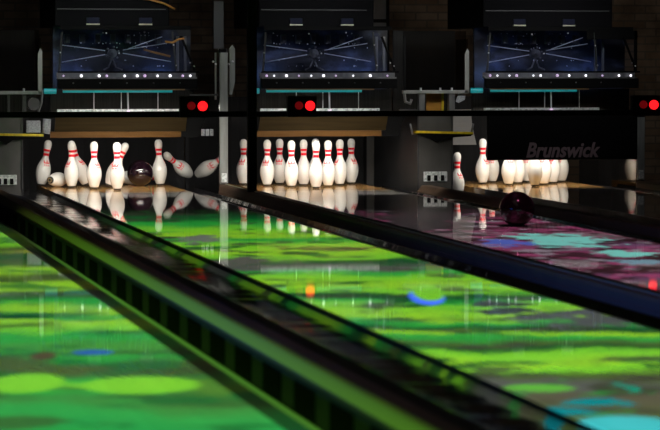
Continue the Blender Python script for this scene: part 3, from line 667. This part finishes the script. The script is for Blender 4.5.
# lane projectors: real spot lamps under the ceiling throwing a moving picture on each lane
YAW = 0.20021; SN, CS = math.sin(YAW), math.cos(YAW)
def fwd(y): return 2748.5/(y-65.8)               # distance along the view of a lane point from its row in the 430-row frame
def projector(i, yL, H, power, stops, nz_scale, warp, spill, wrange, blobs, patch=None):
    c = LANE[i]
    l = bpy.data.lights.new('lane_projector', 'SPOT'); l.energy = power; l.spot_size = R(150); l.spot_blend = 0.05; l.shadow_soft_size = 0.010
    o = bpy.data.objects.new('lane_projector', l); C.objects.link(o); o.location = (c, yL, H)
    l.use_nodes = True; nt = l.node_tree; nt.nodes.clear(); N = nt.nodes.new; K = nt.links.new
    out = N('ShaderNodeOutputLight'); em = N('ShaderNodeEmission'); K(em.outputs[0], out.inputs[0])
    tc = N('ShaderNodeTexCoord'); sx = N('ShaderNodeSeparateXYZ'); K(tc.outputs['Normal'], sx.inputs[0])
    def math_(op, a, b=None, c3=None):
        n = N('ShaderNodeMath'); n.operation = op
        for k, v in enumerate((a, b, c3)):
            if v is None: continue
            if isinstance(v, (int, float)): n.inputs[k].default_value = v
            else: K(v, n.inputs[k])
        return n.outputs[0]
    nz = math_('MULTIPLY', sx.outputs['Z'], -1.0)
    X = math_('MULTIPLY', math_('DIVIDE', sx.outputs['X'], nz), H)               # offset from the lane centre
    Y = math_('ADD', math_('MULTIPLY', math_('DIVIDE', sx.outputs['Y'], nz), H), yL)
    W = math_('ADD', math_('MULTIPLY', math_('ADD', X, c), SN), math_('MULTIPLY', Y, CS))
    Q = math_('SUBTRACT', math_('MULTIPLY', math_('ADD', X, c), CS), math_('MULTIPLY', Y, SN))
    cb = N('ShaderNodeCombineXYZ'); K(Q, cb.inputs[0]); K(W, cb.inputs[1]); cb.inputs[2].default_value = i*3.7
    def noise(sc, sxy, detail=3.0, off=0.0):
        mp = N('ShaderNodeMapping'); mp.inputs['Scale'].default_value = (sxy[0], sxy[1], 1); mp.inputs['Location'].default_value = (off, off*1.7, 0)
        n = N('ShaderNodeTexNoise'); n.inputs['Scale'].default_value = sc; n.inputs['Detail'].default_value = detail; n.inputs['Roughness'].default_value = 0.6
        K(cb.outputs[0], mp.inputs[0]); K(mp.outputs[0], n.inputs['Vector']); return n.outputs['Fac']
    wv = math_('ADD', W, math_('MULTIPLY', math_('SUBTRACT', noise(nz_scale, (1.1, 0.55)), 0.5), warp))
    mr = N('ShaderNodeMapRange'); mr.inputs['From Min'].default_value = wrange[0]; mr.inputs['From Max'].default_value = wrange[1]; K(wv, mr.inputs['Value'])
    rp = N('ShaderNodeValToRGB'); cr = rp.color_ramp; cr.interpolation = 'EASE'
    st = sorted(((fwd(y)-wrange[0])/(wrange[1]-wrange[0]), col) for y, col in stops)
    st = [s for s in st if 0 <= s[0] <= 1][:32]
    cr.elements[0].position = st[0][0]; cr.elements[0].color = (*st[0][1], 1)
    cr.elements[1].position = st[-1][0]; cr.elements[1].color = (*st[-1][1], 1)
    for p, col in st[1:-1]:
        e = cr.elements.new(p); e.color = (*col, 1)
    K(mr.outputs[0], rp.inputs[0])
    colr = rp.outputs['Color']
    def mixc(fac, a, b):
        m = N('ShaderNodeMix'); m.data_type = 'RGBA'
        K(fac, m.inputs[0])
        if isinstance(a, tuple): m.inputs[6].default_value = (*a, 1)
        else: K(a, m.inputs[6])
        if isinstance(b, tuple): m.inputs[7].default_value = (*b, 1)
        else: K(b, m.inputs[7])
        return m.outputs[2]
    def step(v, a, b):
        m = N('ShaderNodeMapRange'); m.interpolation_type = 'SMOOTHSTEP'; m.inputs['From Min'].default_value = a; m.inputs['From Max'].default_value = b; K(v, m.inputs['Value']); return m.outputs[0]
    for (sc, sxy, off, lo, hi, col, amt) in (patch or []):
        f = math_('MULTIPLY', step(noise(sc, sxy, 3.5, off), lo, hi), amt)
        colr = mixc(f, colr, col)
    rough = math_('MULTIPLY', math_('SUBTRACT', noise(6.5, (1.0, 0.8), 4.0, 3.3), 0.5), 7.0)
    for (bx, by, rx, ry, col, soft) in blobs:     # soft ellipses: centre and size on the lane floor, metres
        dq = math_('DIVIDE', math_('SUBTRACT', Q, bx), rx); dw = math_('DIVIDE', math_('SUBTRACT', W, by), ry)
        d = math_('ADD', math_('MULTIPLY', dq, dq), math_('MULTIPLY', dw, dw))
        if soft: d = math_('MULTIPLY_ADD', rough, float(soft), d)
        f = step(d, 1.15, 0.65)
        colr = mixc(f, colr, col)
    # soft edges of the picture, spilling past some lane edges
    mk = math_('MULTIPLY', step(X, -spill[0]-0.03, -spill[0]+0.02), step(X, spill[1]+0.03, spill[1]-0.02))
    if i == 0: colr = mixc(step(X, HALF+0.01, HALF+0.03), colr, mixc(step(W, 19.0, 13.0), (0.022, 0.03, 0.010), (0.08, 0.27, 0.026)))  # added even green light on gutter and bevel, fading with distance
    if i == 0: wall_dim = math_('MULTIPLY', step(X, 0.733, 0.738), step(X, 0.765, 0.760))  # band of the beam dimmed to keep the side wall dark
    mk = math_('MULTIPLY', mk, step(W, fwd(208), fwd(217)))
    if i == 0: mk = math_('MULTIPLY', mk, math_('SUBTRACT', 1.0, math_('MULTIPLY', wall_dim, 0.97)))
    az = math_('ABSOLUTE', sx.outputs['Z'])
    mk = math_('DIVIDE', mk, math_('POWER', az, 3.0))
    K(colr, em.inputs['Color']); K(mk, em.inputs['Strength'])

def Qat(x, y):                                     # across-view offset of a lane point, metres
    return (x-330)*fwd(y)/2786.0
LIME, LIMY, GRN, DKG, OLV, GRY, BRN, BLK, CYA = (0.22, 0.72, 0.03), (0.31, 0.72, 0.025), (0.022, 0.42, 0.05), (0.003, 0.09, 0.02), (0.07, 0.13, 0.025), (0.10, 0.11, 0.10), (0.10, 0.07, 0.03), (0.008, 0.02, 0.008), (0.05, 0.55, 0.60)
def ell(x, y, wx, hy, col, soft=0):
    return (Qat(x, y), fwd(y), wx*fwd(y)/2786.0, abs(fwd(y-hy)-fwd(y+hy))/2, col, soft)
st0 = [(226, GRN), (234, LIME), (243, LIME), (249, OLV), (258, DKG), (265, OLV), (271, LIMY), (277, OLV), (282, LIMY), (289, LIMY), (295, DKG), (301, GRN), (310, LIMY), (316, GRN), (322, LIMY), (330, LIME), (337, GRN), (348, (0.07, 0.35, 0.04)), (357, GRN), (364, OLV), (374, OLV), (380, GRN), (390, LIME), (397, GRN), (406, (0.05, 0.30, 0.05)), (416, (0.03, 0.40, 0.07)), (430, (0.02, 0.36, 0.07)), (445, GRN)]
projector(0, 10.0, 4.2, 3000, st0, 1.6, 1.0, (0.62, 0.80), (6.5, 19.5),
          [ell(140, 386, 62, 9, LIME), ell(25, 384, 40, 10, LIME), ell(92, 353, 22, 2.5, (0.02, 0.12, 0.55)), ell(42, 357, 14, 4, BRN), ell(15, 317, 34, 2.6, DKG)],
          [(2.4, (0.7, 0.8), 5.0, 0.54, 0.58, (0.04, 0.10, 0.022), 0.75), (3.6, (0.7, 0.8), 15.0, 0.55, 0.59, (0.010, 0.16, 0.03), 0.8)])
st1 = [(212, BLK), (218, DKG), (224, GRN), (229, LIME), (236, LIMY), (240, GRN), (246, LIME), (252, LIMY), (257, LIME), (262, DKG), (267, GRY), (271, GRN), (276, LIME), (284, LIMY), (291, LIME), (296, DKG), (300, GRN), (306, LIME), (316, LIMY), (322, GRN), (327, DKG), (333, LIMY), (337, GRN), (345, OLV), (349, DKG), (355, LIME), (364, LIMY), (371, LIME), (376, OLV), (386, GRY), (398, (0.10, 0.10, 0.06)), (430, OLV)]
projector(1, 12.0, 4.2, 3100, st1, 1.8, 1.1, (0.562, 0.52), (6.5, 20.5),
          [ell(630, 428, 56, 12, CYA), ell(540, 389, 38, 4, (0.12, 0.5, 0.05)), ell(600, 404, 30, 6, (0.0, 0.25, 0.28), 1), ell(630, 390, 12, 5, (0.0, 0.30, 0.20), 1), ell(570, 412, 36, 4, (0.0, 0.24, 0.28), 1),
           ell(590, 318, 80, 9, (0.085, 0.10, 0.10), 1), ell(247, 262, 42, 5, (0.11, 0.12, 0.10), 1), ell(200, 239, 22, 4, (0.18, 0.22, 0.18), 1),
           ell(500, 308, 28, 7, (0.04, 0.06, 0.05), 1.6),
           ell(427, 297, 18.5, 8.5, (0.08, 0.25, 1.6)), ell(428.5, 293, 16.5, 8.5, LIME)],
          [(3.2, (0.7, 0.8), 9.0, 0.57, 0.60, (0.003, 0.085, 0.018), 0.9), (4.0, (0.7, 0.9), 21.0, 0.56, 0.60, (0.05, 0.06, 0.035), 0.85), (6.5, (0.6, 1.0), 41.0, 0.59, 0.64, (0.015, 0.34, 0.045), 0.75)])
MAR, MAG, PUR, GRP, BLU, CY2 = (0.10, 0.022, 0.045), (0.34, 0.06, 0.17), (0.19, 0.08, 0.19), (0.24, 0.18, 0.21), (0.12, 0.18, 0.75), (0.28, 0.90, 0.85)
st2 = [(205, (0.01, 0.008, 0.01)), (210, (0.06, 0.05, 0.06)), (216, MAR), (221, MAG), (226, MAR), (230, MAG), (235, GRP), (240, MAR), (246, PUR), (252, MAG), (258, MAR), (264, GRP), (271, MAR), (278, PUR), (285, (0.16, 0.12, 0.12)), (292, MAR)]
projector(2, 14.0, 4.2, 2600, st2, 2.4, 1.2, (0.50, 0.52), (8.0, 20.5),
          [ell(425, 220, 62, 13, (0.035, 0.028, 0.034), 1), ell(566, 241, 44, 6.5, CY2, 1), ell(530, 237, 22, 3.5, CY2, 1), ell(625, 253, 28, 3.5, CY2, 1), ell(507, 243, 24, 4, BLU, 1), ell(640, 262, 26, 2.5, (0.25, 0.45, 0.6), 1), ell(636, 234, 40, 2.5, (0.35, 0.12, 0.21), 1)],
          [(4.0, (1.0, 0.8), 2.0, 0.49, 0.55, (0.035, 0.012, 0.018), 0.9), (5.0, (1.0, 0.8), 12.0, 0.55, 0.60, (0.42, 0.36, 0.46), 0.8), (5.5, (1.0, 0.9), 31.0, 0.54, 0.60, (0.45, 0.07, 0.22), 0.8)])

# ------------------------------------------------------------------ world, camera, view
w = bpy.data.worlds.new('dark_hall'); scn.world = w; w.use_nodes = True
w.node_tree.nodes['Background'].inputs[0].default_value = (0.30, 0.32, 0.42, 1)
w.node_tree.nodes['Background'].inputs[1].default_value = 0.010
cd = bpy.data.cameras.new('camera'); cam = bpy.data.objects.new('camera', cd); C.objects.link(cam); scn.camera = cam
cam.location = (0, 0, 0.98654)
cam.rotation_euler = (R(90)-0.053495, 0, -YAW)
cd.sensor_width = 36; cd.lens = 36*2785.97/660
cd.clip_end = 100
cd.dof.use_dof = True; cd.dof.focus_distance = 22.2; cd.dof.aperture_fstop = 5.0
scn.view_settings.view_transform = 'Standard'; scn.view_settings.look = 'None'; scn.view_settings.gamma = 1; scn.view_settings.use_curve_mapping = False
scn.view_settings.exposure = 0.0
scn.cycles.use_denoising = True
scn.cycles.max_bounces = 8
